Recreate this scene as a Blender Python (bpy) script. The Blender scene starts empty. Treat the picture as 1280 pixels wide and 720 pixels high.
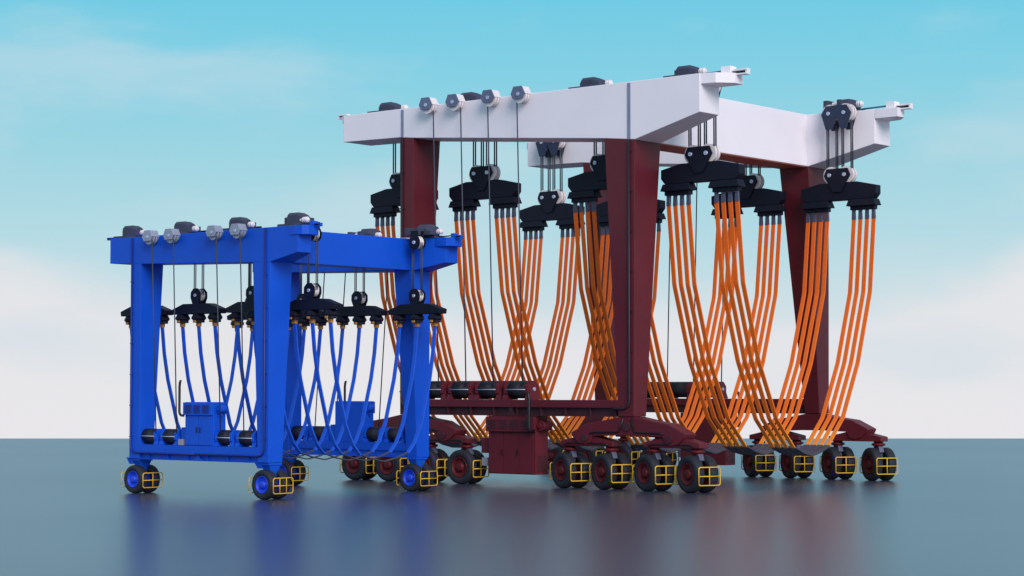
import bpy, bmesh, math, random
from mathutils import Vector, Matrix
rad = math.radians
scene = bpy.context.scene
COL = scene.collection
random.seed(4)

# ------------------------------------------------------------------ materials
def new_mat(name, base, rough=0.5, metal=0.0, var=0.12, scale=1.2, bump=0.0, coat=0.0, spec=0.5, dirt=0.0):
    m = bpy.data.materials.new(name); m.use_nodes = True
    nt = m.node_tree; N = nt.nodes; L = nt.links
    b = N['Principled BSDF']
    tc = N.new('ShaderNodeTexCoord')
    n1 = N.new('ShaderNodeTexNoise'); n1.inputs['Scale'].default_value = scale
    n1.inputs['Detail'].default_value = 6
    L.new(tc.outputs['Object'], n1.inputs['Vector'])
    r = N.new('ShaderNodeValToRGB')
    r.color_ramp.elements[0].position = 0.3; r.color_ramp.elements[1].position = 0.72
    lo = [c*(1-var) for c in base]; hi = [min(1, c*(1+var*0.7)) for c in base]
    r.color_ramp.elements[0].color = (*lo, 1); r.color_ramp.elements[1].color = (*hi, 1)
    L.new(n1.outputs['Fac'], r.inputs['Fac'])
    L.new(r.outputs['Color'], b.inputs['Base Color'])
    mr = N.new('ShaderNodeMapRange')
    mr.inputs['To Min'].default_value = max(0.02, rough-0.08); mr.inputs['To Max'].default_value = min(1, rough+0.12)
    n2 = N.new('ShaderNodeTexNoise'); n2.inputs['Scale'].default_value = scale*4.3; n2.inputs['Detail'].default_value = 4
    L.new(tc.outputs['Object'], n2.inputs['Vector'])
    L.new(n2.outputs['Fac'], mr.inputs['Value']); L.new(mr.outputs['Result'], b.inputs['Roughness'])
    b.inputs['Metallic'].default_value = metal
    b.inputs['Specular IOR Level'].default_value = spec
    b.inputs['Coat Weight'].default_value = coat
    b.inputs['Coat Roughness'].default_value = 0.25
    if bump:
        bp = N.new('ShaderNodeBump'); bp.inputs['Strength'].default_value = bump; bp.inputs['Distance'].default_value = 0.02
        L.new(n2.outputs['Fac'], bp.inputs['Height']); L.new(bp.outputs['Normal'], b.inputs['Normal'])
    return m

M = {}
M['blue'] = new_mat('blue paint', (0.003, 0.088, 0.64), 0.45, var=0.08, scale=0.6, spec=0.3)
M['blue_dark'] = new_mat('dark blue paint', (0.006, 0.02, 0.22), 0.45, var=0.1)
M['blue_rim'] = new_mat('blue rim paint', (0.006, 0.06, 0.70), 0.4, var=0.08)
M['blue_strap'] = new_mat('blue webbing', (0.005, 0.10, 0.68), 0.7, var=0.12, scale=5, bump=0.2)
M['maroon'] = new_mat('maroon paint', (0.112, 0.012, 0.022), 0.45, var=0.1, scale=0.6, spec=0.35)
M['maroon_dark'] = new_mat('shaded maroon channel', (0.05, 0.010, 0.018), 0.6, var=0.1)  # darker maroon copy, the channel's shade painted into its colour
M['red_rim'] = new_mat('red rim paint', (0.10, 0.008, 0.012), 0.5, var=0.1, spec=0.3)
M['white'] = new_mat('white paint', (0.88, 0.87, 0.92), 0.5, var=0.03, scale=0.5)
M['white_part'] = new_mat('white nylon sheave', (0.80, 0.77, 0.78), 0.4, var=0.05)
M['navy'] = new_mat('navy black paint', (0.006, 0.008, 0.020), 0.5, var=0.15, spec=0.22)
M['slate'] = new_mat('slate grey paint', (0.050, 0.058, 0.098), 0.5, var=0.12, spec=0.3)
M['plate'] = new_mat('slate blue plate', (0.026, 0.038, 0.080), 0.5, var=0.12, spec=0.3)
M['guide'] = new_mat('blue grey plate', (0.12, 0.155, 0.26), 0.42, var=0.1)
M['guide_blue'] = new_mat('light grey plate', (0.28, 0.33, 0.44), 0.42, var=0.1)
M['pin'] = new_mat('bright pin steel', (0.45, 0.52, 0.68), 0.35, metal=0.3, var=0.1)
M['rope'] = new_mat('steel wire rope', (0.035, 0.05, 0.075), 0.5, var=0.2, scale=20)
M['fitting'] = new_mat('dark steel fitting', (0.075, 0.085, 0.14), 0.5, var=0.15)
M['brass'] = new_mat('ochre fitting', (0.52, 0.24, 0.035), 0.5, var=0.15)
M['tyre'] = new_mat('tyre rubber', (0.020, 0.024, 0.034), 0.65, var=0.2, scale=3, bump=0.15, spec=0.3)
M['fork'] = new_mat('grey fork steel', (0.085, 0.10, 0.16), 0.5, var=0.12)
M['drum'] = new_mat('drum wound with rope', (0.012, 0.014, 0.024), 0.5, var=0.2, scale=6, spec=0.35)
M['yellow'] = new_mat('yellow guard paint', (0.74, 0.46, 0.025), 0.45, var=0.12)
M['black'] = new_mat('black pipe', (0.006, 0.007, 0.010), 0.45, var=0.2)
M['box_grey'] = new_mat('light grey box', (0.28, 0.30, 0.36), 0.5, var=0.1)
M['pipe_grey'] = new_mat('grey conduit', (0.22, 0.26, 0.36), 0.5, var=0.1)
M['pipe_dark'] = new_mat('dark conduit', (0.020, 0.010, 0.018), 0.5, var=0.1)
M['sleeve'] = new_mat('dark wear sleeve', (0.055, 0.06, 0.09), 0.55, var=0.15, scale=4)
M['brick'] = new_mat('brick red paint', (0.36, 0.10, 0.07), 0.6, var=0.06)
M['teal'] = new_mat('teal rod', (0.03, 0.13, 0.19), 0.4)

def groove(m, scale, strength, axis=0):      # rope windings on the drums, ribs across webbing
    nt = m.node_tree; N = nt.nodes; L = nt.links; b = N['Principled BSDF']
    tc = N.new('ShaderNodeTexCoord'); w = N.new('ShaderNodeTexWave')
    w.bands_direction = 'XYZ'[axis]; w.inputs['Scale'].default_value = scale
    L.new(tc.outputs['Object'], w.inputs['Vector'])
    bp = N.new('ShaderNodeBump'); bp.inputs['Strength'].default_value = strength; bp.inputs['Distance'].default_value = 0.02
    L.new(w.outputs['Fac'], bp.inputs['Height']); L.new(bp.outputs['Normal'], b.inputs['Normal'])
groove(M['drum'], 12, 0.6)

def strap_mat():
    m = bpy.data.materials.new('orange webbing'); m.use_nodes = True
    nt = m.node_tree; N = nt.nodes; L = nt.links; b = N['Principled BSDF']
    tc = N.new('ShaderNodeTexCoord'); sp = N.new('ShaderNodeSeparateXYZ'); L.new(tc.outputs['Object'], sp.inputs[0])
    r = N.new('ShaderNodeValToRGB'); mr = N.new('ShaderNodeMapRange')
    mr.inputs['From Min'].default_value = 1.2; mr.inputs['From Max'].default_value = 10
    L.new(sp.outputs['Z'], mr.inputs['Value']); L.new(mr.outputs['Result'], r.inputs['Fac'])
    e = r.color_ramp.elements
    e[0].position = 0.015; e[0].color = (0.90, 0.33, 0.02, 1)  # amber strap foot: golden light painted into the webbing colour
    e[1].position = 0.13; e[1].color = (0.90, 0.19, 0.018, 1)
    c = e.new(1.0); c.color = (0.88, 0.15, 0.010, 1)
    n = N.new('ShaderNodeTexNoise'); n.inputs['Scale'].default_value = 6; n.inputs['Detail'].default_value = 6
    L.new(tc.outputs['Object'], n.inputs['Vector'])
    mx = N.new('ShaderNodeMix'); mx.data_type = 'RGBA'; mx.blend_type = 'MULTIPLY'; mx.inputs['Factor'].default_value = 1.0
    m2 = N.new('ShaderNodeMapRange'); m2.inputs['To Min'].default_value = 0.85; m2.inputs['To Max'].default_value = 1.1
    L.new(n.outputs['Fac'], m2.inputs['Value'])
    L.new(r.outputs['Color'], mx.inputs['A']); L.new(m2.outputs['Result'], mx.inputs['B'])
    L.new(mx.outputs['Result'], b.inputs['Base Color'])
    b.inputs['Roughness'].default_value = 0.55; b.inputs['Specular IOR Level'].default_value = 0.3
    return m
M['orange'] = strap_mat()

# ------------------------------------------------------------------ mesh builder
class MB:
    def __init__(self, f=None):
        self.bm = bmesh.new(); self.f = f or (lambda p: Vector(p))
    def v(self, p): return self.bm.verts.new(self.f(p))
    def box(self, x0, x1, y0, y1, z0, z1):
        return self.hexa([(x0,y0,z0),(x1,y0,z0),(x1,y1,z0),(x0,y1,z0),(x0,y0,z1),(x1,y0,z1),(x1,y1,z1),(x0,y1,z1)])
    def hexa(self, P):
        V = [self.v(p) for p in P]
        for f in ((3,2,1,0),(4,5,6,7),(0,1,5,4),(1,2,6,5),(2,3,7,6),(3,0,4,7)):
            self.bm.faces.new([V[i] for i in f])
        return self
    def loops(self, A, B, caps=True):
        a = [self.v(p) for p in A]; b = [self.v(p) for p in B]; n = len(a)
        for i in range(n):
            j = (i+1) % n
            self.bm.faces.new((a[i], a[j], b[j], b[i]))
        if caps:
            self.bm.faces.new(a[::-1]); self.bm.faces.new(b)
        return self
    def prism_y(self, pts, y0, y1):          # pts in (x,z)
        return self.loops([(x,y0,z) for x,z in pts], [(x,y1,z) for x,z in pts])
    def prism_z(self, pts, z0, z1):
        return self.loops([(x,y,z0) for x,y in pts], [(x,y,z1) for x,y in pts])
    def prism_x(self, pts, x0, x1):          # pts in (y,z)
        return self.loops([(x0,y,z) for y,z in pts], [(x1,y,z) for y,z in pts])
    def cyl(self, p0, p1, r0, r1=None, n=20, smooth=True):
        r1 = r0 if r1 is None else r1
        p0 = Vector(p0); p1 = Vector(p1); d = (p1-p0).normalized()
        a = d.orthogonal().normalized(); b = d.cross(a)
        A = [p0+(a*math.cos(t)+b*math.sin(t))*r0 for t in [2*math.pi*i/n for i in range(n)]]
        B = [p1+(a*math.cos(t)+b*math.sin(t))*r1 for t in [2*math.pi*i/n for i in range(n)]]
        va = [self.v(p) for p in A]; vb = [self.v(p) for p in B]
        for i in range(n):
            j = (i+1) % n
            f = self.bm.faces.new((va[i], va[j], vb[j], vb[i])); f.smooth = smooth
        self.bm.faces.new(va[::-1]); self.bm.faces.new(vb)
        return self
    def lathe(self, c, prof, n=40, axis='y', smooth=True):   # prof: (along axis, radius)
        rings = []
        for t, r in prof:
            ring = []
            for i in range(n):
                a = 2*math.pi*i/n; p, q = r*math.cos(a), r*math.sin(a)
                o = {'y': (p, t, q), 'x': (t, p, q), 'z': (p, q, t)}[axis]
                ring.append(self.v((c[0]+o[0], c[1]+o[1], c[2]+o[2])))
            rings.append(ring)
        for k in range(len(rings)-1):
            for i in range(n):
                j = (i+1) % n
                f = self.bm.faces.new((rings[k][i], rings[k][j], rings[k+1][j], rings[k+1][i])); f.smooth = smooth
        self.bm.faces.new(rings[0][::-1]); self.bm.faces.new(rings[-1])
        return self
    def ring(self, c, prof, n=48):
        rings = []
        for t, r in prof:
            rings.append([self.v((c[0]+r*math.cos(2*math.pi*i/n), c[1]+t, c[2]+r*math.sin(2*math.pi*i/n))) for i in range(n)])
        K = len(rings)
        for k in range(K):
            k2 = (k+1) % K
            for i in range(n):
                j = (i+1) % n
                f = self.bm.faces.new((rings[k][i], rings[k][j], rings[k2][j], rings[k2][i])); f.smooth = True
        return self
    def tube(self, pts, r, n=8):
        pts = [Vector(p) for p in pts]; rings = []; up = None
        for i, p in enumerate(pts):
            if i == 0: d = pts[1]-p
            elif i == len(pts)-1: d = p-pts[-2]
            else: d = (pts[i+1]-p).normalized()+(p-pts[i-1]).normalized()
            d.normalize()
            if up is None: a = d.orthogonal().normalized()
            else: a = (up-d*up.dot(d)).normalized()
            up = a; b = d.cross(a)
            rings.append([self.v(p+(a*math.cos(t)+b*math.sin(t))*r) for t in [2*math.pi*k/n for k in range(n)]])
        for k in range(len(rings)-1):
            for i in range(n):
                j = (i+1) % n
                f = self.bm.faces.new((rings[k][i], rings[k][j], rings[k+1][j], rings[k+1][i])); f.smooth = True
        self.bm.faces.new(rings[0][::-1]); self.bm.faces.new(rings[-1])
        return self
    def ribbon(self, pts, x0, x1, th):       # pts (y,z) path; width along x
        pts = [Vector((y, z)) for y, z in pts]; sec = []
        for i, p in enumerate(pts):
            if i == 0: d = pts[1]-p
            elif i == len(pts)-1: d = p-pts[-2]
            else: d = (pts[i+1]-p).normalized()+(p-pts[i-1]).normalized()
            d.normalize(); nrm = Vector((-d.y, d.x))*th/2
            a = p+nrm; b = p-nrm
            sec.append([self.v((x0, a.x, a.y)), self.v((x1, a.x, a.y)), self.v((x1, b.x, b.y)), self.v((x0, b.x, b.y))])
        for k in range(len(sec)-1):
            for i in range(4):
                j = (i+1) % 4
                self.bm.faces.new((sec[k][i], sec[k][j], sec[k+1][j], sec[k+1][i]))
        self.bm.faces.new(sec[0][::-1]); self.bm.faces.new(sec[-1])
        return self
    def build(self, name, mat, parent=None, bevel=0.0):
        bmesh.ops.recalc_face_normals(self.bm, faces=self.bm.faces[:])
        me = bpy.data.meshes.new(name); self.bm.to_mesh(me); self.bm.free()
        me.materials.append(M[mat] if isinstance(mat, str) else mat)
        o = bpy.data.objects.new(name, me); COL.objects.link(o)
        if parent: o.parent = parent
        if bevel:
            b = o.modifiers.new('bevel', 'BEVEL'); b.width = bevel; b.segments = 2; b.limit_method = 'ANGLE'
            b.angle_limit = rad(28); b.harden_normals = False
        return o

def empty(name, loc=(0,0,0), rz=0.0, parent=None):
    o = bpy.data.objects.new(name, None); COL.objects.link(o)
    o.location = loc; o.rotation_euler = (0, 0, rz); o.empty_display_size = 0.3
    if parent: o.parent = parent
    return o
def tag(o, label=None, cat=None, group=None, kind=None):
    if label: o['label'] = label
    if cat: o['category'] = cat
    if group: o['group'] = group
    if kind: o['kind'] = kind
    return o
KIDS = {}
def children(o): return [c for c in COL.objects if c.parent == o]
def copy_tree(o, parent):
    c = o.copy(); COL.objects.link(c); c.parent = parent
    for ch in children(o): copy_tree(ch, c)
    return c

ROT = rad(50.1) - math.pi/2                   # both machines stand at the same angle
U = Vector((math.cos(ROT), math.sin(ROT), 0)); V = Vector((-U.y, U.x, 0))

# ------------------------------------------------------------------ shared parts
def wheel_part(parent, u, v, z, turn, P, panes=2):
    """fork carrying twin tyres; children tyre, rim, guard"""
    R, w, gap = P['R'], P['tw'], P['tgap']
    mb = MB()
    if P['kind'] == 'red':
        mb.box(-0.17, 0.17, -gap/2+0.02, gap/2-0.02, -0.2, R*1.02)
        mb.prism_y([(-0.3, R*0.72), (0.3, R*0.72), (0.2, R*1.08), (-0.2, R*1.08)], -gap/2+0.012, gap/2-0.012)
        fork = mb.build('wheel_fork', 'fork', parent, 0.015)
    else:
        mb.loops([(-0.20,-0.26,0.66), (0.20,-0.26,0.66), (0.20,0.26,0.66), (-0.20,0.26,0.66)],
                 [(-0.11,-gap/2+0.03,0.10), (0.11,-gap/2+0.03,0.10), (0.11,gap/2-0.03,0.10), (-0.11,gap/2-0.03,0.10)])
        mb.box(-0.10, 0.10, -gap/2+0.035, gap/2-0.035, -0.15, 0.11)
        fork = mb.build('wheel_fork', 'blue', parent, 0.01)
    fork.location = (u, v, z); fork.rotation_euler = (0, 0, turn)
    for s in (-1, 1):
        c = s*(gap/2+w/2)
        prof = [(-w/2*0.80, R*0.60), (-w/2*0.97, R*0.70), (-w/2, R*0.84), (-w/2*0.86, R*0.955), (-w/2*0.55, R),
                (w/2*0.55, R), (w/2*0.86, R*0.955), (w/2, R*0.84), (w/2*0.97, R*0.70), (w/2*0.80, R*0.60)]
        MB().ring((0, c, 0), prof, 48).build('tyre', 'tyre', fork)
        o = s*w/2
        prof = [(-o*0.7, R*0.56), (-o*0.7, R*0.598), (o*0.80, R*0.598), (o*0.93, R*0.585), (o*0.88, R*0.54), (o*0.40, R*0.48), (o*0.34, R*0.30),
                (o*0.62, R*0.25), (o*0.86, R*0.24), (o*0.92, R*0.20), (o*0.93, 0.01)]
        m = MB(); m.lathe((0, c, 0), prof, 36)
        for k in range(8):
            a = k*math.pi/4
            m.cyl((R*0.39*math.cos(a), c+o*0.34, R*0.39*math.sin(a)), (R*0.39*math.cos(a), c+o*0.46, R*0.39*math.sin(a)), 0.02, n=6)
        m.build('rim', P['rim'], fork)
    gw, gh, gr, gd = P['gw'], P['gh'], P['gr'], P['gd']
    for s in (-1, 1):
        m = MB(); x = s*gd; h = gh/2; zc = P['gz']-z
        c = 0.05
        loop = [(x,-gw/2,zc-h+c),(x,-gw/2,zc+h-c),(x,-gw/2+c,zc+h),(x,gw/2-c,zc+h),(x,gw/2,zc+h-c),(x,gw/2,zc-h+c),(x,gw/2-c,zc-h),(x,-gw/2+c,zc-h),(x,-gw/2,zc-h+c)]
        m.tube(loop, gr)
        n = panes if s == 1 else 2
        for k in range(1, n):
            y = -gw/2+gw*k/n
            m.cyl((x,y,zc-h), (x,y,zc+h), gr*0.85, n=8)
        m.cyl((x,-gw/2,zc), (x,gw/2,zc), gr*0.85, n=8)
        m.cyl((x,0.0,zc), (s*0.12,0.0,zc-0.02), gr, n=8)
        m.build('guard', 'yellow', fork)
    return fork

def guide_pulley(parent, f, u, vface, z, k, mat, rope_u=None):
    """hooded twin sheave on the outer top edge of a beam. k = size"""
    w, h = 0.38*k, 0.24*k
    hexp = [(-w*0.62, h), (w*0.40, h), (w*0.78, -h*0.12), (w*0.45, -h*0.92), (-w*0.66, -h*0.92), (-w*0.95, -h*0.15)]
    hexp = [(u+a, z+b) for a, b in hexp]
    m = MB(f)
    m.prism_y(hexp, vface-0.44*k, vface-0.39*k)
    hd = m; m = MB(f); m.prism_y([(u+a*0.96, z+b) for a, b in [(-w*0.6, h), (w*0.4, h), (w*0.78, -h*0.12), (w*0.70,-h*0.2),(w*0.3,h*0.72),(-w*0.5,h*0.72)]], vface-0.388*k, vface-0.06*k)
    hs = hd.build('guide_pulley', mat, parent, 0.008)
    m.prism_y(hexp, vface-0.058*k, vface-0.012*k)
    m.build('hood', 'white_part' if k > 0.8 else mat, hs, 0.008)
    for dv in (-0.29, -0.15):
        m = MB(f); v = vface+dv*k
        m.lathe((u-0.02*k, v, z-0.07*k), [(-0.045*k, 0.30*k), (-0.02*k, 0.27*k), (0.02*k, 0.27*k), (0.045*k, 0.30*k)], 24)
        m.build('sheave', 'white_part' if k > 0.8 else 'guide_blue', hs)
    m = MB(f); m.cyl((u, vface-0.475*k, z-0.05*k), (u, vface-0.43*k, z-0.05*k), 0.07*k, n=14)
    m.build('pin', 'pin', hs)

def trolley(parent, f, u, zt, vin, vb, k, kind):
    """hoist trolley on the beam top; upper block hanging on the inner face"""
    m = MB(f)
    m.box(u-0.66*k, u+0.36*k, 0.45 if kind == 'red' else 0.25, vin-0.05, zt+0.006, zt+0.12*k)
    m.box(u-0.72*k, u-0.52*k, vin-0.25*k, vb+0.02, zt+0.10*k, zt+0.42*k)
    m.box(u-0.12*k, u+0.06*k, vin-0.30*k, vb+0.02, zt+0.11*k, zt+0.42*k)
    fr = m.build('trolley', 'slate' , parent, 0.012)
    # motor housing, chamfered
    m = MB(f); a0, a1 = u-0.50*k, u+0.40*k; z0, z1 = zt+0.12*k, zt+(0.52 if kind == 'red' else 0.60)*k; v0 = 0.88 if kind == 'red' else 0.50; v1 = v0+0.64*k
    P0 = [(v0,z0),(v1,z0),(v1,z1-0.24*k),(v1-0.18*k,z1-0.03*k),(v0+0.1*k,z1-0.02*k),(v0,z1-0.12*k)]
    c = 0.10*k
    P1 = [(v0+0.05*k,z0),(v1-0.05*k,z0),(v1-0.05*k,z1-0.32*k),(v1-0.26*k,z1-0.14*k),(v0+0.16*k,z1-0.13*k),(v0+0.05*k,z1-0.22*k)]
    L = [[(a0,)+p for p in P1], [(a0+c,)+p for p in P0], [(a1-0.30*k,)+p for p in P0], [(a1,)+p for p in P1]]
    rings = [[m.v(p) for p in l] for l in L]
    for q in range(3):
        for i in range(6):
            j = (i+1) % 6
            m.bm.faces.new((rings[q][i], rings[q][j], rings[q+1][j], rings[q+1][i]))
    m.bm.faces.new(rings[0]); m.bm.faces.new(rings[-1])
    m.build('motor_cover', 'slate', fr, 0.012)
    # rollers along the inner edge
    for (x0, x1, v, r) in ((u-0.48*k, u-0.16*k, vin+0.12*k, 0.10*k), (u+0.16*k, u+0.62*k, vin-0.25*k, 0.12*k)):
        zz = zt+0.27*k; m = MB(f)
        n = 5; st = (x1-x0)/n
        for i in range(n):
            m.lathe((x0+st*i, v, zz), [(0.0, r*0.7), (st*0.12, r), (st*0.6, r), (st*0.75, r*0.7), (st*0.99, r*0.7)], 16, 'x')
        m.cyl((x0-0.03, v, zz), (x1+0.03, v, zz), r*0.4, n=10); m.build('roller', 'white_part', fr)
    if kind == 'red':
        zc = zt-0.14; hw = 0.62
        outer = [(-0.45,0.30),(0.45,0.30),(0.66,-0.02),(0.46,-0.62),(0.20,-0.62),(0.06,-0.26),(0.0,-0.14),(-0.06,-0.26),(-0.16,-0.62),(-0.46,-0.62),(-0.66,-0.02)]
        outer = [(u+a, zc+b) for a, b in outer]
        m = MB(f)
        m.prism_y(outer, vb+0.24, vb+0.29); m.prism_y(outer, vb-0.19, vb-0.14)
        m.box(u-0.4, u-0.2, vb-0.139, vb+0.239, zc+0.18, zc+0.28); m.box(u+0.2, u+0.4, vb-0.139, vb+0.239, zc+0.18, zc+0.28)
        m.build('upper_block', 'plate', fr, 0.01)
        for du in (-0.34, 0.34):
            for dv in (-0.05, 0.13):
                m = MB(f); m.lathe((u+du, vb+dv, zc), [(-0.05,0.36),(-0.02,0.32),(0.02,0.32),(0.05,0.36)], 24); m.build('sheave', 'white_part', fr)
            m = MB(f); m.cyl((u+du, vb+0.32, zc), (u+du, vb-0.215, zc), 0.075, n=14); m.build('pin', 'pin', fr)
    else:
        zc = zt-0.18
        for dv in (0.12, -0.17):
            m = MB(f); m.cyl((u, vb+dv, zc), (u, vb+dv+0.05, zc), 0.255, n=10, smooth=False)
            m.box(u-0.16, u+0.16, vb+dv, vb+dv+0.048, zc+0.15, zc+0.40)
            m.build('upper_block', 'navy', fr, 0.008)
        for dv in (-0.05, 0.05):
            m = MB(f); m.lathe((u, vb+dv, zc), [(-0.04,0.225),(-0.015,0.19),(0.015,0.19),(0.04,0.225)], 24); m.build('sheave', 'white_part', fr)
        m = MB(f); m.cyl((u, vb-0.20, zc), (u, vb+0.20, zc), 0.06, n=12); m.build('pin', 'pin', fr)

def end_bracket(parent, f, u, s, v0, v1, zt, k, mat):
    """tensioner shelf on a beam end; s=+1 front, -1 rear"""
    m = MB(f)
    L = 1.0*k
    if s > 0 and mat == 'blue':
        pts = [(u-0.38,-0.012),(u-0.1,-0.05),(u+0.18,0.0),(u+0.33,0.15),(u+0.33,v1),(u+0.1,v1+0.12),(u-0.38,v1+0.14)]
        L = 0.42
    elif s > 0:
        pts = [(u+0.004, v0), (u+L*0.55, v0+0.10*k), (u+L, v0+(v1-v0)*0.55), (u+L, v1), (u+0.004, v1+0.01)]
    else:
        L = 0.16*k
        pts = [(u-0.004, v0+0.02), (u-L, v0+0.06), (u-L, v1-0.1), (u-0.004, v1-0.05)]
    m.prism_z(pts, zt-(0.36*k if mat == 'white' else 0.30), zt+(0.004 if mat == 'blue' else -0.006))
    b = m.build('end_bracket', mat, parent, 0.015)
    vm = v0+(v1-v0)*0.72
    if s > 0:
        MB(f).box(u+L*0.42, u+L*0.80, vm-0.2*k, vm+0.2*k, zt+0.012, zt+0.26*k).build('terminal_box', mat, b, 0.01)
        MB(f).cyl((u-0.75*k, vm, zt+0.10*k), (u+L*0.42, vm, zt+0.13*k), 0.028*k+0.006, n=8).build('tension_rod', 'teal' if mat=='white' else 'black', b)
        x0, x1 = u+L*0.80, u+L*1.42
    else:
        x0, x1 = u-L*0.5, u-0.62*k-0.1
        vm = v0+0.45*k
    z = zt+0.03*k; d = 1 if s > 0 else -1; xa, xb = min(x0, x1), max(x0, x1)
    m = MB(f)
    m.box(xa, xb, vm-0.12*k, vm+0.12*k, z+0.045*k, z+0.10*k)
    m.box(xa, xb, vm-0.12*k, vm+0.12*k, z-0.10*k, z-0.05*k)
    m.box(min(x1, x1-d*0.07*k), max(x1, x1-d*0.07*k), vm-0.10*k, vm+0.10*k, z-0.049*k, z+0.044*k)
    m.build('tensioner', mat, b, 0.004)
    MB(f).cyl((x0, vm, z), (x1-d*0.075*k, vm, z), 0.035*k, n=10).build('cylinder', 'black', b)

def winch(parent, f, u0, u1, vc, zb, r, k, frame, rope_side):
    zc = zb+r*1.14
    m = MB(f)
    R = r*1.08
    for x, t in ((u0, -1), (u1, 1)):
        oc = [(vc+R*math.cos(a), zc+R*math.sin(a)) for a in [math.pi/8+i*math.pi/4 for i in range(8)]]
        m.prism_x(oc, x, x+t*0.16*k)
        m.loops([(x+t*0.02*k, vc-R*0.97, zb+0.004), (x+t*0.24*k, vc-R*0.97, zb+0.004), (x+t*0.24*k, vc+R*0.97, zb+0.004), (x+t*0.02*k, vc+R*0.97, zb+0.004)],
                [(x+t*0.02*k, vc-R*0.6, zc), (x+t*0.20*k, vc-R*0.6, zc), (x+t*0.20*k, vc+R*0.6, zc), (x+t*0.02*k, vc+R*0.6, zc)])
    w = m.build('winch', frame, parent, 0.008)
    m = MB(f); m.cyl((u0+0.002, vc, zc), (u1-0.002, vc, zc), r, n=32); m.build('drum', 'drum', w)
    m = MB(f); m.cyl((u0-0.05, vc-R*0.985, zc), (u1+0.05, vc-R*0.985, zc), 0.018, n=8)
    m.build('guide_rod', 'pin', w)
    m = MB(f); m.cyl((u1+0.17*k, vc, zc+0.02), (u1+0.23*k, vc, zc+0.02), 0.06*k+0.01, n=12); m.build('hub', 'pin' if rope_side == 2 else frame, w)

def louvres(m, f, x0, x1, v, z0, z1, n, axis='x'):
    h = (z1-z0)/n
    for i in range(n):
        a = z0+h*i+h*0.12; b = a+h*0.5
        if axis == 'x': m.hexa([(x0,v-0.022,a),(x1,v-0.022,a),(x1,v-0.002,a),(x0,v-0.002,a),(x0,v-0.010,b),(x1,v-0.010,b),(x1,v-0.002,b),(x0,v-0.002,b)])
        else: m.hexa([(v+0.002,x0,a),(v+0.022,x0,a),(v+0.022,x1,a),(v+0.002,x1,a),(v+0.002,x0,b),(v+0.010,x0,b),(v+0.010,x1,b),(v+0.002,x1,b)])

# ------------------------------------------------------------------ the two hoists
RED = dict(kind='red', W=13.05, O=Vector((5.8775, 69.856, 0)), body='maroon', beam='white', rim='red_rim',
           R=0.635, tw=0.36, tgap=0.22, gw=0.88, gh=0.61, gz=0.575, gr=0.023, gd=0.70,
           blocks=(-14.785, -10.58, -4.737, -0.53), vb=1.87)
BLUE = dict(kind='blue', W=7.62, O=Vector((-7.9643, 65.6496, 0)), body='blue', beam='blue', rim='blue_rim',
            R=0.475, tw=0.34, tgap=0.18, gw=0.86, gh=0.49, gz=0.445, gr=0.018, gd=0.56,
            blocks=(-7.27, -4.57, -1.83, 0.90), vb=1.32)

def beam_mesh(f, outer_v, pts_top, pts_bot):
    """pts: (u, z, inner v) top and bottom chains from rear to front"""
    m = MB(f); n = len(pts_bot)
    rows = []
    for (u, zb, vi), (u2, zt, vi2) in zip(pts_bot, pts_top):
        rows.append([m.v((u, outer_v, zb)), m.v((u, vi, zb)), m.v((u, vi, zt)), m.v((u, outer_v, zt))])
    for k in range(n-1):
        for i in range(4):
            j = (i+1) % 4
            m.bm.faces.new((rows[k][i], rows[k][j], rows[k+1][j], rows[k+1][i]))
    m.bm.faces.new(rows[0][::-1]); m.bm.faces.new(rows[-1])
    return m

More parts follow.
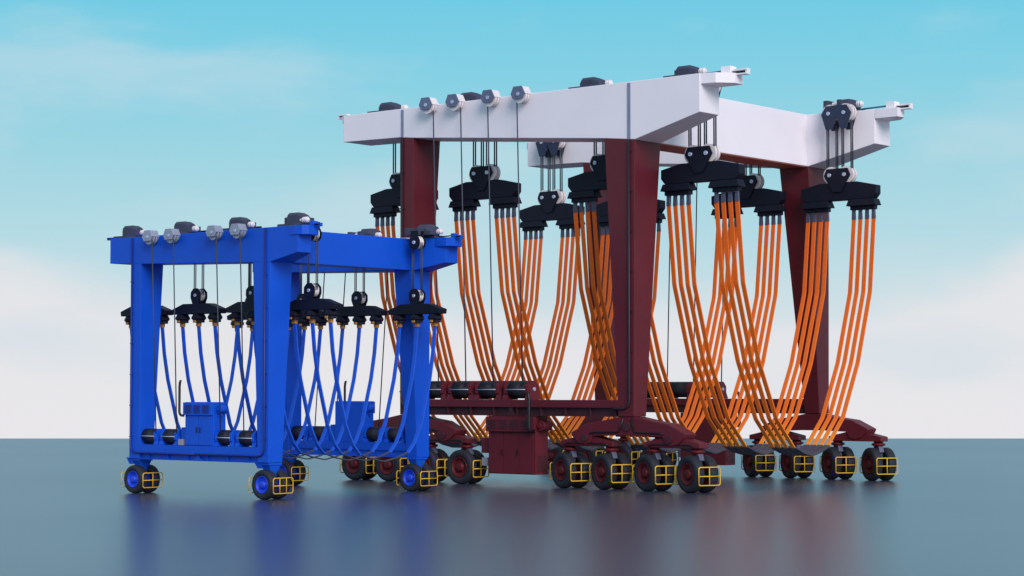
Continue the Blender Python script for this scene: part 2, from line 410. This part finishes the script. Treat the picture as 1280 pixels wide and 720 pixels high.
def build_hoist(P, name, label):
    kind, W = P['kind'], P['W']; red = kind == 'red'
    uc = -7.0 if red else -3.05
    ctr = Vector((uc, W/2, 0))
    loc = P['O']+U*uc+V*(W/2)
    root = empty(name, loc, ROT); tag(root, label, 'boat hoist')
    P['root_loc'] = loc; P['ctr'] = ctr
    for side in (0, 1):
        if side == 0: f = lambda p: Vector((p[0]-uc, p[1]-W/2, p[2]))
        else: f = lambda p: Vector((p[0]-uc, W/2-p[1], p[2]))
        if red:
            vo, zt = 0.05, 14.27
            # legs
            m = MB(f); m.hexa([(-2.87,vo+.006,2.56),(-2.20,vo+.006,2.56),(-2.20,0.78,2.56),(-2.87,0.78,2.56),
                               (-3.47,vo+.006,12.40),(-2.13,vo+.006,12.22),(-2.13,1.60,12.22),(-3.47,1.60,12.40)]); m.build('leg', 'maroon', root, 0.02)
            m = MB(f); m.hexa([(-13.28,vo+.006,2.56),(-12.62,vo+.006,2.56),(-12.62,0.78,2.56),(-13.28,0.78,2.56),
                               (-13.30,vo+.006,13.15),(-12.62,vo+.006,13.12),(-12.62,1.60,13.12),(-13.30,1.60,13.15)]); m.build('leg', 'maroon', root, 0.02)
            us = [(-16.35,13.22,1.60),(-13.3,13.17,1.62),(-12.62,13.10,1.62),(-3.47,12.36,1.62),(-2.13,12.22,1.62),(0.63,12.95,1.22)]
            bo = beam_mesh(f, vo, [(u,zt,v) for u,z,v in us], us).build('top_beam', 'white', root, 0.02)
            # bottom beam
            m = MB(f); m.box(-12.60,-2.89,vo,0.77,2.86,3.13); m.build('bottom_beam', 'maroon', root, 0.012)
            m = MB(f); m.box(-12.60,-2.85,0.20,0.66,2.575,2.858); m.box(-12.6,-2.87,vo+0.02,0.75,2.55,2.575)
            for i in range(9):
                x = -12.0+i*1.12; m.box(x,x+0.03,vo+0.03,0.199,2.576,2.857)
            m.prism_y([(-8.1,2.577),(-7.5,2.577),(-7.72,2.7),(-7.72,2.856),(-7.88,2.856),(-7.88,2.7)], vo+0.035, 0.198)
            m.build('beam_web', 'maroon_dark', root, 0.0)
            # conduits
            for x, zb, zt2 in ((-2.36, 12.24, 14.22), (-13.17, 13.2, 14.22)):
                m = MB(f); m.box(x-0.06, x+0.06, vo-0.03, vo-0.004, zb, zt2); m.build('conduit', 'pipe_grey', root)
            for x in (-2.36, -13.17):
                s = -1 if x > -5 else 1
                m = MB(f); m.tube([(x,vo-0.04,12.22 if x>-5 else 13.16),(x,vo-0.04,3.1),(x+s*0.06,vo-0.04,2.93),(x+s*0.25,vo-0.04,2.83),(x+s*0.7,vo-0.04,2.82)], 0.045)
                for i in range(7): m.box(x-0.1,x+0.1,vo-0.05,vo-0.002,3.4+i*1.4,3.44+i*1.4)
                m.build('conduit', 'pipe_dark', root)
            # winches
            ropes = (-11.3,-9.93,-8.6,-7.2)
            for r_ in ropes: winch(root, f, r_-0.80, r_+0.02, 0.44, 3.13, 0.325, 1.0, 'maroon', 2 if r_ > -8 else 1)
            for r_, pu in zip(ropes, (-11.58,-10.24,-8.50,-7.05)):
                m = MB(f); m.cyl((r_-0.03, vo-0.29, 14.0), (r_-0.06, 0.12, 3.62), 0.024, n=8); m.build('winch_rope', 'rope', root)
                guide_pulley(root, f, pu, vo, 14.27, 1.0, 'guide')
            # engine house
            e0, e1, z0, z1 = -8.88, -6.62, 0.43, 2.545
            m = MB(f); m.box(e0+0.03,e1,vo+0.03,0.80,z0,z1); eb = m.build('engine_house', 'maroon', root, 0.015)
            m = MB(f); m.box(e0,e1+0.03,vo-0.10,vo+0.028,1.97,2.50); hood = m.build('engine_hood', 'maroon', eb, 0.015)
            w = (e1-e0-0.2)/4
            for i in range(4):
                a = e0+0.13+i*w
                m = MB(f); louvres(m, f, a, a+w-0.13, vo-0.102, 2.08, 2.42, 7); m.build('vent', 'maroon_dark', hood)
            w = (e1-e0-0.10)/3
            for i in range(3):
                a = e0+0.05+i*w
                d = MB(f).box(a+0.012,a+w-0.012,vo-0.002,vo+0.029,z0+0.03,1.95).build('door', 'maroon', eb, 0.006)
                if i < 2: MB(f).box(a+w-0.09,a+w-0.05,vo-0.03,vo-0.003,1.10,1.32).build('handle', 'black', d)
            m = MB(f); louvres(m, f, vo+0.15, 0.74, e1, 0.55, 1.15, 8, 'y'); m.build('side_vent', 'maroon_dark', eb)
            m = MB(f); m.cyl((e1+0.13,0.66,2.2),(e1+0.13,0.16,2.2),0.20,n=20); m.cyl((e1+0.13,0.159,2.2),(e1+0.13,0.10,2.2),0.10,n=14); m.build('air_filter', 'maroon', eb, 0.01)
            m = MB(f); m.tube([(e1+0.0,-0.02,2.02),(e1-0.0,-0.22,2.02),(e1-0.02,-0.27,2.08),(e1-0.02,-0.27,2.2),(e1-0.02,-0.27,3.15),(e1-0.05,-0.27,3.32),(e1-0.12,-0.27,3.40)],0.06,12); m.build('exhaust_pipe', 'black', eb)
            m = MB(f); m.box(e0-0.38,e0+0.028,vo+0.1,0.6,1.17,1.72); m.build('battery_box', 'maroon', eb, 0.01)
            m = MB(f); m.box(e0-0.36,e0-0.06,vo+0.1,0.45,0.70,1.0); m.box(e0-0.06,e0+0.029,vo+0.15,0.4,0.8,0.9); m.build('filter_box', 'box_grey', eb, 0.01)
            # bogies
            for lc, turn in ((-2.53, -20 if side == 0 else -33), (-12.95, 0)):
                tn = rad(turn)
                prof = [(-0.30,2.555),(0.30,2.555),(1.15,2.40),(1.75,2.32),(2.48,1.98),(2.42,1.84),(2.15,1.62),(1.85,1.56),(1.62,1.64),(1.52,1.86),(0.5,1.90),
                        (-0.5,1.90),(-1.52,1.86),(-1.62,1.64),(-1.85,1.56),(-2.15,1.62),(-2.42,1.84),(-2.48,1.98),(-1.75,2.32),(-1.15,2.40)]
                prof = [(lc+a, b) for a, b in prof]
                bg = MB(f).prism_y(prof, vo+0.03, 0.76).build('bogie_beam', 'maroon', root, 0.03)
                for dx, z_, r_ in ((0, 2.22, 0.17), (-1.84, 1.80, 0.13), (1.84, 1.80, 0.13)):
                    m = MB(f); m.cyl((lc+dx,vo-0.02,z_),(lc+dx,vo+0.028,z_),r_,n=24); m.build('pivot_pin', 'maroon_dark', bg, 0.008)
                m = MB(f); m.tube([(lc-1.6,vo+0.0,1.97),(lc-1.4,vo,2.0),(lc-0.35,vo,2.02),(lc-0.12,vo,2.5)],0.028,6)
                m.tube([(lc+1.6,vo+0.0,1.97),(lc+1.4,vo,2.0),(lc+0.35,vo,2.02),(lc+0.22,vo,2.5)],0.028,6); m.build('hose', 'black', bg)
                for s in (-1,1):
                    c = lc+s*1.84
                    sp = [(c-1.17,1.50),(c+1.17,1.50),(c+1.17,1.68),(c+0.35,1.86),(c-0.35,1.86),(c-1.17,1.68)]
                    sb = MB(f).prism_y(sp, vo+0.10, 0.70).build('bogie_arm', 'maroon', bg, 0.025)
                    m = MB(f); m.tube([(c-0.95,vo+0.07,1.56),(c-0.8,vo+0.07,1.61),(c+0.8,vo+0.07,1.61),(c+0.98,vo+0.07,1.56)],0.024,6); m.build('hose', 'black', sb)
                    for t in (-0.9, 0.9):
                        m = MB(f); m.lathe((c+t, 0.42, 0), [(1.27,0.14),(1.30,0.14),(1.36,0.27),(1.41,0.27),(1.45,0.18),(1.498,0.18)], 28, 'z'); m.build('swivel', 'red_rim', sb)
                        wheel_pos.append((f((c+t, 0.42, 0.632)), tn))
        else:
            vo, zt = 0.0, 8.69
            m = MB(f); m.hexa([(-0.22,vo+.006,1.17),(0.27,vo+.006,1.17),(0.27,0.62,1.17),(-0.22,0.62,1.17),
                               (-0.50,vo+.006,7.60),(0.30,vo+.006,7.60),(0.30,0.99,7.60),(-0.50,0.99,7.60)]); m.build('leg', 'blue', root, 0.012)
            m = MB(f); m.hexa([(-6.56,vo+.006,1.17),(-6.04,vo+.006,1.17),(-6.04,0.62,1.17),(-6.56,0.62,1.17),
                               (-6.54,vo+.006,7.79),(-6.03,vo+.006,7.77),(-6.03,0.99,7.77),(-6.54,0.99,7.79)]); m.build('leg', 'blue', root, 0.012)
            us = [(-7.66,7.83,0.98),(-6.54,7.80,1.0),(-6.03,7.76,1.0),(-0.50,7.60,1.0),(0.30,7.58,1.0),(1.57,7.84,0.60)]
            beam_mesh(f, vo, [(u,zt,v) for u,z,v in us], us).build('top_beam', 'blue', root, 0.012)
            m = MB(f); m.box(-6.03,-0.24,vo,0.61,1.38,1.65); m.build('bottom_beam', 'blue', root, 0.01)
            m = MB(f); m.box(-6.03,-0.23,0.10,0.55,1.175,1.378); m.box(-6.03,-0.225,vo+0.02,0.6,1.155,1.174)
            for i in range(6):
                x = -5.6+i*0.98; m.box(x,x+0.025,vo+0.02,0.099,1.176,1.377)
            m.prism_y([(-3.35,1.176),(-2.85,1.176),(-3.03,1.28),(-3.03,1.376),(-3.17,1.376),(-3.17,1.28)], vo+0.015, 0.098)
            m.build('beam_web', 'blue', root)
            for x, s in ((0.11, -1), (-6.46, 1)):
                m = MB(f); m.tube([(x,vo-0.03,8.66),(x,vo-0.03,1.62),(x+s*0.04,vo-0.03,1.50),(x+s*0.14,vo-0.03,1.40),(x+s*0.3,vo-0.03,1.375),(x+s*3.28,vo-0.03,1.375)], 0.032)
                for i in range(6): m.box(x-0.07,x+0.07,vo-0.04,vo+0.004,1.9+i*1.05,1.93+i*1.05)
                m.build('conduit', 'blue_dark', root)
            for u0, u1 in ((-5.93,-5.30),(-4.83,-4.25),(-2.12,-1.55),(-1.10,-0.50)): winch(root, f, u0-0.10, u1-0.10, 0.32, 1.65, 0.25, 0.8, 'blue', 1)
            for a, b in ((-5.12,-5.27),(-4.04,-4.22),(-1.93,-2.07),(-0.79,-0.95)):
                m = MB(f); m.cyl((a, vo-0.29, 8.5), (b, 0.08, 2.05), 0.020, n=8); m.build('winch_rope', 'rope', root)
                guide_pulley(root, f, a-0.18, vo, 8.66, 0.78, 'guide_blue')
            e0, e1, z0, z1 = -3.76, -2.37, 1.655, 3.09
            m = MB(f); m.box(e0+0.02,e1,vo+0.03,0.58,z0,z1); eb = m.build('engine_house', 'blue', root, 0.01)
            m = MB(f); m.box(e0-0.01,e1+0.0,vo-0.05,vo+0.028,2.66,3.08); hood = m.build('engine_hood', 'blue', eb, 0.01)
            w = (e1-e0-0.12)/3
            for i in range(3):
                a = e0+0.09+i*w
                m = MB(f); louvres(m, f, a, a+w-0.10, vo-0.052, 2.73, 3.01, 7); m.build('vent', 'blue_dark', hood)
            w = (e1-e0-0.06)/2
            for i in range(2):
                a = e0+0.04+i*w
                d = MB(f).box(a+0.012,a+w-0.012,vo+0.004,vo+0.029,z0+0.02,2.64).build('door', 'blue', eb, 0.006)
                hx = a+w-0.08 if i == 0 else a+0.08
                MB(f).box(hx-0.018,hx+0.018,vo-0.02,vo+0.003,2.08,2.26).build('handle', 'black', d)
            m = MB(f); m.cyl((e1+0.10,0.46,2.86),(e1+0.10,0.18,2.86),0.125,n=20); m.cyl((e1+0.10,0.179,2.86),(e1+0.10,0.13,2.86),0.06,n=12); m.box(e1+0.03,e1+0.22,0.28,0.33,2.60,2.64); m.box(e1+0.08,e1+0.12,0.29,0.32,2.641,2.74); m.build('air_filter', 'blue', eb, 0.008)
            m = MB(f); m.tube([(e0+0.05,-0.06,2.64),(e0-0.06,-0.08,2.65),(e0-0.12,-0.08,2.69),(e0-0.15,-0.08,2.76),(e0-0.15,-0.08,3.6),(e0-0.13,-0.08,3.74),(e0-0.09,-0.08,3.80)],0.042,10); m.build('exhaust_pipe', 'black', eb)
            m = MB(f); m.box(e0-0.30,e0+0.018,vo+0.14,0.5,1.655,2.25); m.build('battery_box', 'blue', eb, 0.008); m = MB(f); m.box(e1+0.002,e1+0.16,vo+0.12,0.5,1.655,2.12); m.build('battery_box', 'blue', eb, 0.008)
            m = MB(f); m.box(e0-0.28,e0-0.08,vo-0.02,0.138,1.66,1.86); m.build('filter_box', 'box_grey', eb, 0.008)
            for lc in (0.03, -6.30):
                m = MB(f); m.box(lc-0.22,lc+0.22,0.06,0.64,1.09,1.168)
                m.loops([(lc-0.46,0.04,1.20),(lc-0.25,0.04,1.20),(lc-0.25,0.40,1.20),(lc-0.46,0.40,1.20)],[(lc-0.34,0.08,0.98),(lc-0.12,0.08,0.98),(lc-0.12,0.36,0.98),(lc-0.34,0.36,0.98)])
                m.build('leg_foot', 'blue', root, 0.01)
                wheel_pos.append((f((lc, 0.36, 0.473)), 0.0))
        tw = 1.20 if red else 0.60
        for j, u in enumerate(P['blocks']):
            vin = 1.62 if red else 1.0
            if j == 3: vin = 1.45 if red else 0.82
            trolley(root, f, u, zt, vin, P['vb'], 1.0 if red else 0.82, kind)
        k = 1.0 if red else 0.55
        end_bracket(root, f, us[-1][0], 1, vo+0.05, us[-1][2], zt, k, P['beam'])
        end_bracket(root, f, us[0][0], -1, vo, us[0][2], zt, 0.8*k, P['beam'])
        # hoist ropes
        zp = (14.13, 11.74) if red else (8.51, 6.70)
        offs = (-0.53,-0.13,0.13,0.53) if red else (-0.20, 0.20)
        rr = 0.028 if red else 0.018
        for u in P['blocks']:
            for du in offs:
                m = MB(f)
                for dv in ((-0.05,0.07) if red else (-0.04,0.03)): m.cyl((u+du, P['vb']+dv, zp[1]), (u+du, P['vb']+dv, zp[0]), rr, n=8)
                m.build('hoist_rope', 'rope', root)
    # cross beam joining the two side frames at the front
    f = lambda p: Vector((p[0]-uc, p[1]-W/2, p[2]))
    if red:
        MB(f).hexa([(-3.44,1.615,12.235),(-2.16,1.615,12.235),(-2.16,W-1.615,12.235),(-3.44,W-1.615,12.235),
                    (-3.44,1.615,14.262),(-2.16,1.615,14.262),(-2.16,W-1.615,14.262),(-3.44,W-1.615,14.262)]).build('cross_beam', 'white', root, 0.02)
    else:
        MB(f).box(-0.48,0.28,0.995,W-0.995,7.605,8.682).build('cross_beam', 'blue', root, 0.012)
    if red: MB(f).box(-3.40,-2.20,1.64,W-1.64,12.20,12.234).build('soffit_plate', 'brick', root)
    # wheels
    proto = None
    for i, (p, tn) in enumerate(wheel_pos):
        if not red and i == 0: wheel_part(root, p.x, p.y, p.z, tn, P, 3); continue
        if proto is None:
            proto = wheel_part(root, p.x, p.y, p.z, tn, P)
        else:
            c = copy_tree(proto, root); c.location = p; c.rotation_euler = (0, 0, tn)
    wheel_pos.clear()
    return root
wheel_pos = []
build_hoist(RED, 'boat_hoist', 'tall maroon boat hoist with white top beams, orange slings and sixteen twin wheels')
build_hoist(BLUE, 'boat_hoist', 'small all blue boat hoist with four twin wheels and blue slings')

# ------------------------------------------------------------------ hanging blocks
def at(P, u, v): return P['O']+U*u+V*v
def block(P, u, v, label, near):
    red = P['kind'] == 'red'
    root = empty('spreader_bar', at(P, u, v)+Vector((0,0,11.1 if red else 6.2)), ROT)
    tag(root, label, 'spreader bar', 'spreader bars hanging in the maroon hoist' if red else 'spreader bars hanging in the blue hoist')
    if near: s = 1
    else: s = -1
    zo = 11.1 if red else 6.2
    f = lambda p: Vector((p[0], p[1], p[2]-zo))
    if red:
        pr = [(-1.66,11.27),(-1.66,10.95),(-1.50,10.76),(1.50,10.76),(1.66,10.95),(1.66,11.27),(0.82,11.45),(-0.82,11.45)]
        MB(f).prism_y(pr, -0.19, 0.19).build('beam', 'navy', root, 0.02)
        for c in (-1.02, 1.02):
            m = MB(f); m.loops([(c-0.56,-0.20,10.757),(c+0.56,-0.20,10.757),(c+0.56,0.20,10.757),(c-0.56,0.20,10.757)],
                               [(c-0.64,-0.24,10.51),(c+0.64,-0.24,10.51),(c+0.64,0.24,10.51),(c-0.64,0.24,10.51)])
            m.box(c-0.53,c+0.53,-0.12,0.12,10.36,10.509)
            m.build('hanger', 'navy', root, 0.012)
        pl = [(-0.46,11.99),(0.46,11.99),(0.58,11.72),(0.16,11.07),(-0.16,11.07),(-0.58,11.72)]
        for y in (-0.26, 0.20):
            MB(f).prism_y(pl, y, y+0.06).build('side_plate', 'navy', root, 0.01)
        for du in (-0.33, 0.33):
            for dv in (-0.09, 0.09):
                MB(f).lathe((du, dv, 11.74), [(-0.05,0.34),(-0.02,0.30),(0.02,0.30),(0.05,0.34)], 24).build('sheave', 'white_part', root)
            m = MB(f); m.cyl((du,-0.30,11.74),(du,0.30,11.74),0.075,n=14); m.build('pin', 'pin', root)
    else:
        pr = [(-1.20,6.22),(-1.17,6.06),(1.17,6.06),(1.20,6.22),(0.62,6.41),(-0.62,6.41)]
        MB(f).prism_y(pr, -0.19, 0.19).build('beam', 'navy', root, 0.015)
        for c in (-0.82, 0, 0.82):
            m = MB(f); m.lathe((c,0,0), [(6.057,0.19),(5.95,0.25),(5.90,0.25),(5.85,0.20),(5.77,0.20)], 8, 'z', False); m.build('hanger', 'navy', root)
        a = [math.pi*(-0.10+1.20*i/5) for i in range(6)]
        pl = [(0.255*math.cos(t), 6.69+0.255*math.sin(t)) for t in a]+[(-0.10,6.30),(0.10,6.30)]
        for y in (-0.17, 0.12):
            MB(f).prism_y(pl, y, y+0.05).build('side_plate', 'navy', root, 0.006)
        for dv in (-0.05, 0.05):
            MB(f).lathe((0, dv, 6.69), [(-0.04,0.215),(-0.015,0.185),(0.015,0.185),(0.04,0.215)], 24).build('sheave', 'white_part', root)
        m = MB(f); m.cyl((0,-0.20,6.69),(0,0.20,6.69),0.055,n=12); m.build('pin', 'pin', root)
    return root

ORD = ['first', 'second', 'third', 'fourth']
place = ['at the rear end of', 'behind the middle of', 'just behind the front leg on', 'at the front end of']
for P, nm in ((RED, 'maroon'), (BLUE, 'blue')):
    W, vb = P['W'], P['vb']
    what = 'long black spreader bar with two hangers in maroon hoist' if P is RED else 'small black spreader bar with three hangers in blue hoist'
    for j, u in enumerate(P['blocks']):
        block(P, u, vb, f'{what}, {ORD[j]} along the near side', True)
        block(P, u, W-vb, f'{what}, {ORD[j]} along the far side', False)

# ------------------------------------------------------------------ slings
def lerp(a, b, t): return a+(b-a)*t
SL = {'red': [(0,10.02),(0.33,7.20),(1.28,4.50),(2.40,2.45),(3.52,1.42)], 'blue': [(0,5.66),(0.10,4.75),(0.27,3.85),(0.70,2.35),(1.03,1.72),(1.36,1.39)]}
def sling(P, u, label, group):
    red = P['kind'] == 'red'; W, vb = P['W'], P['vb']; h = W/2-vb
    root = empty('lifting_sling', at(P, u, W/2), ROT); tag(root, label, 'lifting sling', group)
    path = [(-h+a, z) for a, z in SL[P['kind']]]
    zc = 1.13 if red else 1.15
    us = (-0.43,-0.145,0.145,0.43) if red else (0.0,)
    w, th = (0.082, 0.05) if red else (0.072, 0.05)
    for du in us:
        m = MB()
        # stitched path with softened kinks
        sm = [path[0]]
        for a, b, c in zip(path, path[1:], path[2:]):
            sm += [(lerp(b[0],a[0],0.02), lerp(b[1],a[1],0.02)), (lerp(b[0],c[0],0.02), lerp(b[1],c[1],0.02))]
        sm.append(path[-1])
        m.ribbon(sm, du-w, du+w, th)
        m.ribbon([(-y, z) for y, z in reversed(sm)], du-w, du+w, th)
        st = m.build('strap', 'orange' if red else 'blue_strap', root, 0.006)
        y0, z0 = path[-1]
        w2 = w+0.03 if red else w*0.7
        m = MB(); m.ribbon([(y0-0.03, z0+0.03), (y0*0.5, lerp(z0,zc,0.6)), (0, zc), (-y0*0.5, lerp(z0,zc,0.6)), (-y0+0.03, z0+0.03)], du-w2, du+w2, 0.07 if red else 0.035)
        m.build('wear_sleeve', 'sleeve', st, 0.006)
        for s in (-1, 1):
            m = MB()
            if red:
                yy = s*h; zt = 10.40
                m.loops([(du-0.055,yy-0.05,zt),(du+0.055,yy-0.05,zt),(du+0.055,yy+0.05,zt),(du-0.055,yy+0.05,zt)],
                        [(du-0.082,yy-0.045,10.0),(du+0.082,yy-0.045,10.0),(du+0.082,yy+0.045,10.0),(du-0.082,yy+0.045,10.0)])
                m.cyl((du,yy-0.08,zt-0.05),(du,yy+0.08,zt-0.05),0.055,n=12)
                m.build('end_fitting', 'fitting', st, 0.008)
            else:
                yy = s*h
                m.box(du-0.078,du+0.078,yy-0.06,yy+0.06,5.64,5.768); m.box(du-0.06,du+0.06,yy-0.208,yy+0.208,5.775,5.85)
                m.build('end_fitting', 'brass', st, 0.008)
    return root
for j, u in enumerate(RED['blocks']):
    for c, nm in ((-1.02, 'left'), (1.02, 'right')):
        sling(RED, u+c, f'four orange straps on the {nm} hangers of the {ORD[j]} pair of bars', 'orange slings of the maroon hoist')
for j, u in enumerate(BLUE['blocks']):
    for c, nm in ((-0.82, 'left'), (0, 'middle'), (0.82, 'right')):
        sling(BLUE, u+c, f'blue sling on the {nm} hangers of the {ORD[j]} pair of bars', 'blue slings of the blue hoist')

# ------------------------------------------------------------------ floor
def ground():
    m = MB(); E = 147.5
    pts = [(-130,-25),(130,-25),(130,E),(-130,E)]
    V4 = [m.v((x,y,0)) for x,y in pts]; m.bm.faces.new(V4)
    mat = bpy.data.materials.new('polished floor'); mat.use_nodes = True
    nt = mat.node_tree; N = nt.nodes; L = nt.links; b = N['Principled BSDF']
    tc = N.new('ShaderNodeTexCoord')
    n = N.new('ShaderNodeTexNoise'); n.inputs['Scale'].default_value = 0.06; n.inputs['Detail'].default_value = 5
    L.new(tc.outputs['Object'], n.inputs['Vector'])
    r = N.new('ShaderNodeValToRGB'); r.color_ramp.elements[0].color = (0.022,0.036,0.072,1); r.color_ramp.elements[1].color = (0.030,0.046,0.088,1)
    L.new(n.outputs['Fac'], r.inputs['Fac']); L.new(r.outputs['Color'], b.inputs['Base Color'])
    mr = N.new('ShaderNodeMapRange'); mr.inputs['To Min'].default_value = 0.29; mr.inputs['To Max'].default_value = 0.33
    n2 = N.new('ShaderNodeTexNoise'); n2.inputs['Scale'].default_value = 0.07; n2.inputs['Detail'].default_value = 2
    L.new(tc.outputs['Object'], n2.inputs['Vector']); L.new(n2.outputs['Fac'], mr.inputs['Value'])
    L.new(mr.outputs['Result'], b.inputs['Roughness'])
    b.inputs['Specular IOR Level'].default_value = 0.5; b.inputs['IOR'].default_value = 2.1
    b.inputs['Coat Weight'].default_value = 0.25; b.inputs['Coat Roughness'].default_value = 0.30
    o = m.build('ground', mat); tag(o, kind='structure')
ground()

# ------------------------------------------------------------------ sky
wd = bpy.data.worlds.new('World'); scene.world = wd; wd.use_nodes = True
nt = wd.node_tree; N = nt.nodes; L = nt.links
for n in list(N): N.remove(n)
out = N.new('ShaderNodeOutputWorld'); bg = N.new('ShaderNodeBackground'); L.new(bg.outputs[0], out.inputs[0])
tc = N.new('ShaderNodeTexCoord'); sp = N.new('ShaderNodeSeparateXYZ'); L.new(tc.outputs['Generated'], sp.inputs[0])
r = N.new('ShaderNodeValToRGB'); mr = N.new('ShaderNodeMapRange')
mr.inputs['From Min'].default_value = -0.10; mr.inputs['From Max'].default_value = 0.40
L.new(sp.outputs['Z'], mr.inputs['Value']); L.new(mr.outputs['Result'], r.inputs['Fac'])
def s2l(c): return tuple(((x/255)/12.92 if x/255 <= 0.04045 else ((x/255+0.055)/1.055)**2.4) for x in c)
stops = [(-0.10,(70,58,62)), (-0.045,(190,196,202)), (-0.030,(230,233,238)), (0.012,(222,229,234)), (0.040,(204,223,229)), (0.075,(180,218,228)), (0.11,(160,213,226)), (0.15,(134,208,228)), (0.195,(108,202,228)), (0.25,(122,186,216)), (0.40,(150,168,192))]
e = r.color_ramp.elements
while len(e) > 1: e.remove(e[-1])
for i, (z, c) in enumerate(stops):
    p = (z+0.10)/0.50
    el = e[0] if i == 0 else e.new(p)
    el.position = p; el.color = (*s2l(c), 1)
# soft bright bank of cloud low on the horizon, thin wisps higher up
mp = N.new('ShaderNodeMapping'); mp.inputs['Scale'].default_value = (3.6, 3.6, 9); mp.inputs['Location'].default_value = (1.7, 0.3, 0.4)
L.new(tc.outputs['Generated'], mp.inputs['Vector'])
cn = N.new('ShaderNodeTexNoise'); cn.inputs['Scale'].default_value = 1.6; cn.inputs['Detail'].default_value = 7; cn.inputs['Roughness'].default_value = 0.5
L.new(mp.outputs[0], cn.inputs['Vector'])
ad = N.new('ShaderNodeMath'); ad.operation = 'MULTIPLY_ADD'; ad.inputs[1].default_value = 0.085; L.new(cn.outputs['Fac'], ad.inputs[0])
ng = N.new('ShaderNodeMath'); ng.operation = 'MULTIPLY'; ng.inputs[1].default_value = -1; L.new(sp.outputs['Z'], ng.inputs[0])
xx = N.new('ShaderNodeMath'); xx.operation = 'MULTIPLY'; L.new(sp.outputs['X'], xx.inputs[0]); L.new(sp.outputs['X'], xx.inputs[1])
xk = N.new('ShaderNodeMath'); xk.operation = 'MULTIPLY'; L.new(xx.outputs[0], xk.inputs[0]); xk.inputs[1].default_value = 0.6
xc = N.new('ShaderNodeMath'); xc.operation = 'MINIMUM'; L.new(xk.outputs[0], xc.inputs[0]); xc.inputs[1].default_value = 0.04
xa = N.new('ShaderNodeMath'); xa.operation = 'ADD'; L.new(xc.outputs[0], xa.inputs[0]); L.new(ng.outputs[0], xa.inputs[1])
xb = N.new('ShaderNodeMath'); xb.operation = 'ADD'; L.new(xa.outputs[0], xb.inputs[0]); xb.inputs[1].default_value = -0.012
L.new(xb.outputs[0], ad.inputs[2])
cm = N.new('ShaderNodeMapRange'); cm.interpolation_type = 'SMOOTHSTEP'
cm.inputs['From Min'].default_value = -0.010; cm.inputs['From Max'].default_value = 0.016; cm.inputs['To Max'].default_value = 0.8
L.new(ad.outputs[0], cm.inputs['Value'])
mx = N.new('ShaderNodeMix'); mx.data_type = 'RGBA'; lo = N.new('ShaderNodeMapRange'); lo.interpolation_type='SMOOTHSTEP'; lo.inputs['From Min'].default_value=-0.06; lo.inputs['From Max'].default_value=-0.03; L.new(sp.outputs['Z'], lo.inputs['Value'])
ml = N.new('ShaderNodeMath'); ml.operation='MULTIPLY'; L.new(cm.outputs[0], ml.inputs[0]); L.new(lo.outputs[0], ml.inputs[1])
L.new(ml.outputs[0], mx.inputs['Factor'])
L.new(r.outputs['Color'], mx.inputs['A']); mx.inputs['B'].default_value = (*s2l((233,230,233)), 1)
mp2 = N.new('ShaderNodeMapping'); mp2.inputs['Scale'].default_value = (3.6, 3.6, 11); mp2.inputs['Rotation'].default_value = (0, rad(-12), 0); mp2.inputs['Location'].default_value = (0.2, 0.5, 0.2)
L.new(tc.outputs['Generated'], mp2.inputs['Vector'])
wn = N.new('ShaderNodeTexNoise'); wn.inputs['Scale'].default_value = 1.8; wn.inputs['Detail'].default_value = 8; L.new(mp2.outputs[0], wn.inputs['Vector'])
wm = N.new('ShaderNodeMapRange'); wm.interpolation_type = 'SMOOTHSTEP'; wm.inputs['From Min'].default_value = 0.47; wm.inputs['From Max'].default_value = 0.72; wm.inputs['To Max'].default_value = 0.5
L.new(wn.outputs['Fac'], wm.inputs['Value'])
mx2 = N.new('ShaderNodeMix'); mx2.data_type = 'RGBA'; L.new(wm.outputs[0], mx2.inputs['Factor'])
L.new(mx.outputs['Result'], mx2.inputs['A']); mx2.inputs['B'].default_value = (*s2l((205,222,230)), 1)
L.new(mx2.outputs['Result'], bg.inputs['Color']); bg.inputs['Strength'].default_value = 1.0

# ------------------------------------------------------------------ sun (soft)
sl = bpy.data.lights.new('sun', 'SUN'); sl.energy = 2.6; sl.angle = rad(35); sl.color = (1.0, 0.86, 0.87)
so = bpy.data.objects.new('sun', sl); COL.objects.link(so)
d = Vector((0.30, -0.76, 0.45))               # direction towards the sun
so.rotation_euler = d.to_track_quat('Z', 'Y').to_euler()

# ------------------------------------------------------------------ camera
cam = bpy.data.cameras.new('camera'); co = bpy.data.objects.new('camera', cam); COL.objects.link(co)
co.location = (0, 0, 3.5); co.rotation_euler = (math.pi/2+math.atan(127/2566), 0, 0)
cam.sensor_width = 36; cam.lens = 2566/1280*36; cam.clip_start = 0.5; cam.clip_end = 2000
scene.camera = co
scene.view_settings.view_transform = 'Standard'; scene.view_settings.look = 'None'; scene.view_settings.exposure = 0
scene.render.engine = 'CYCLES'
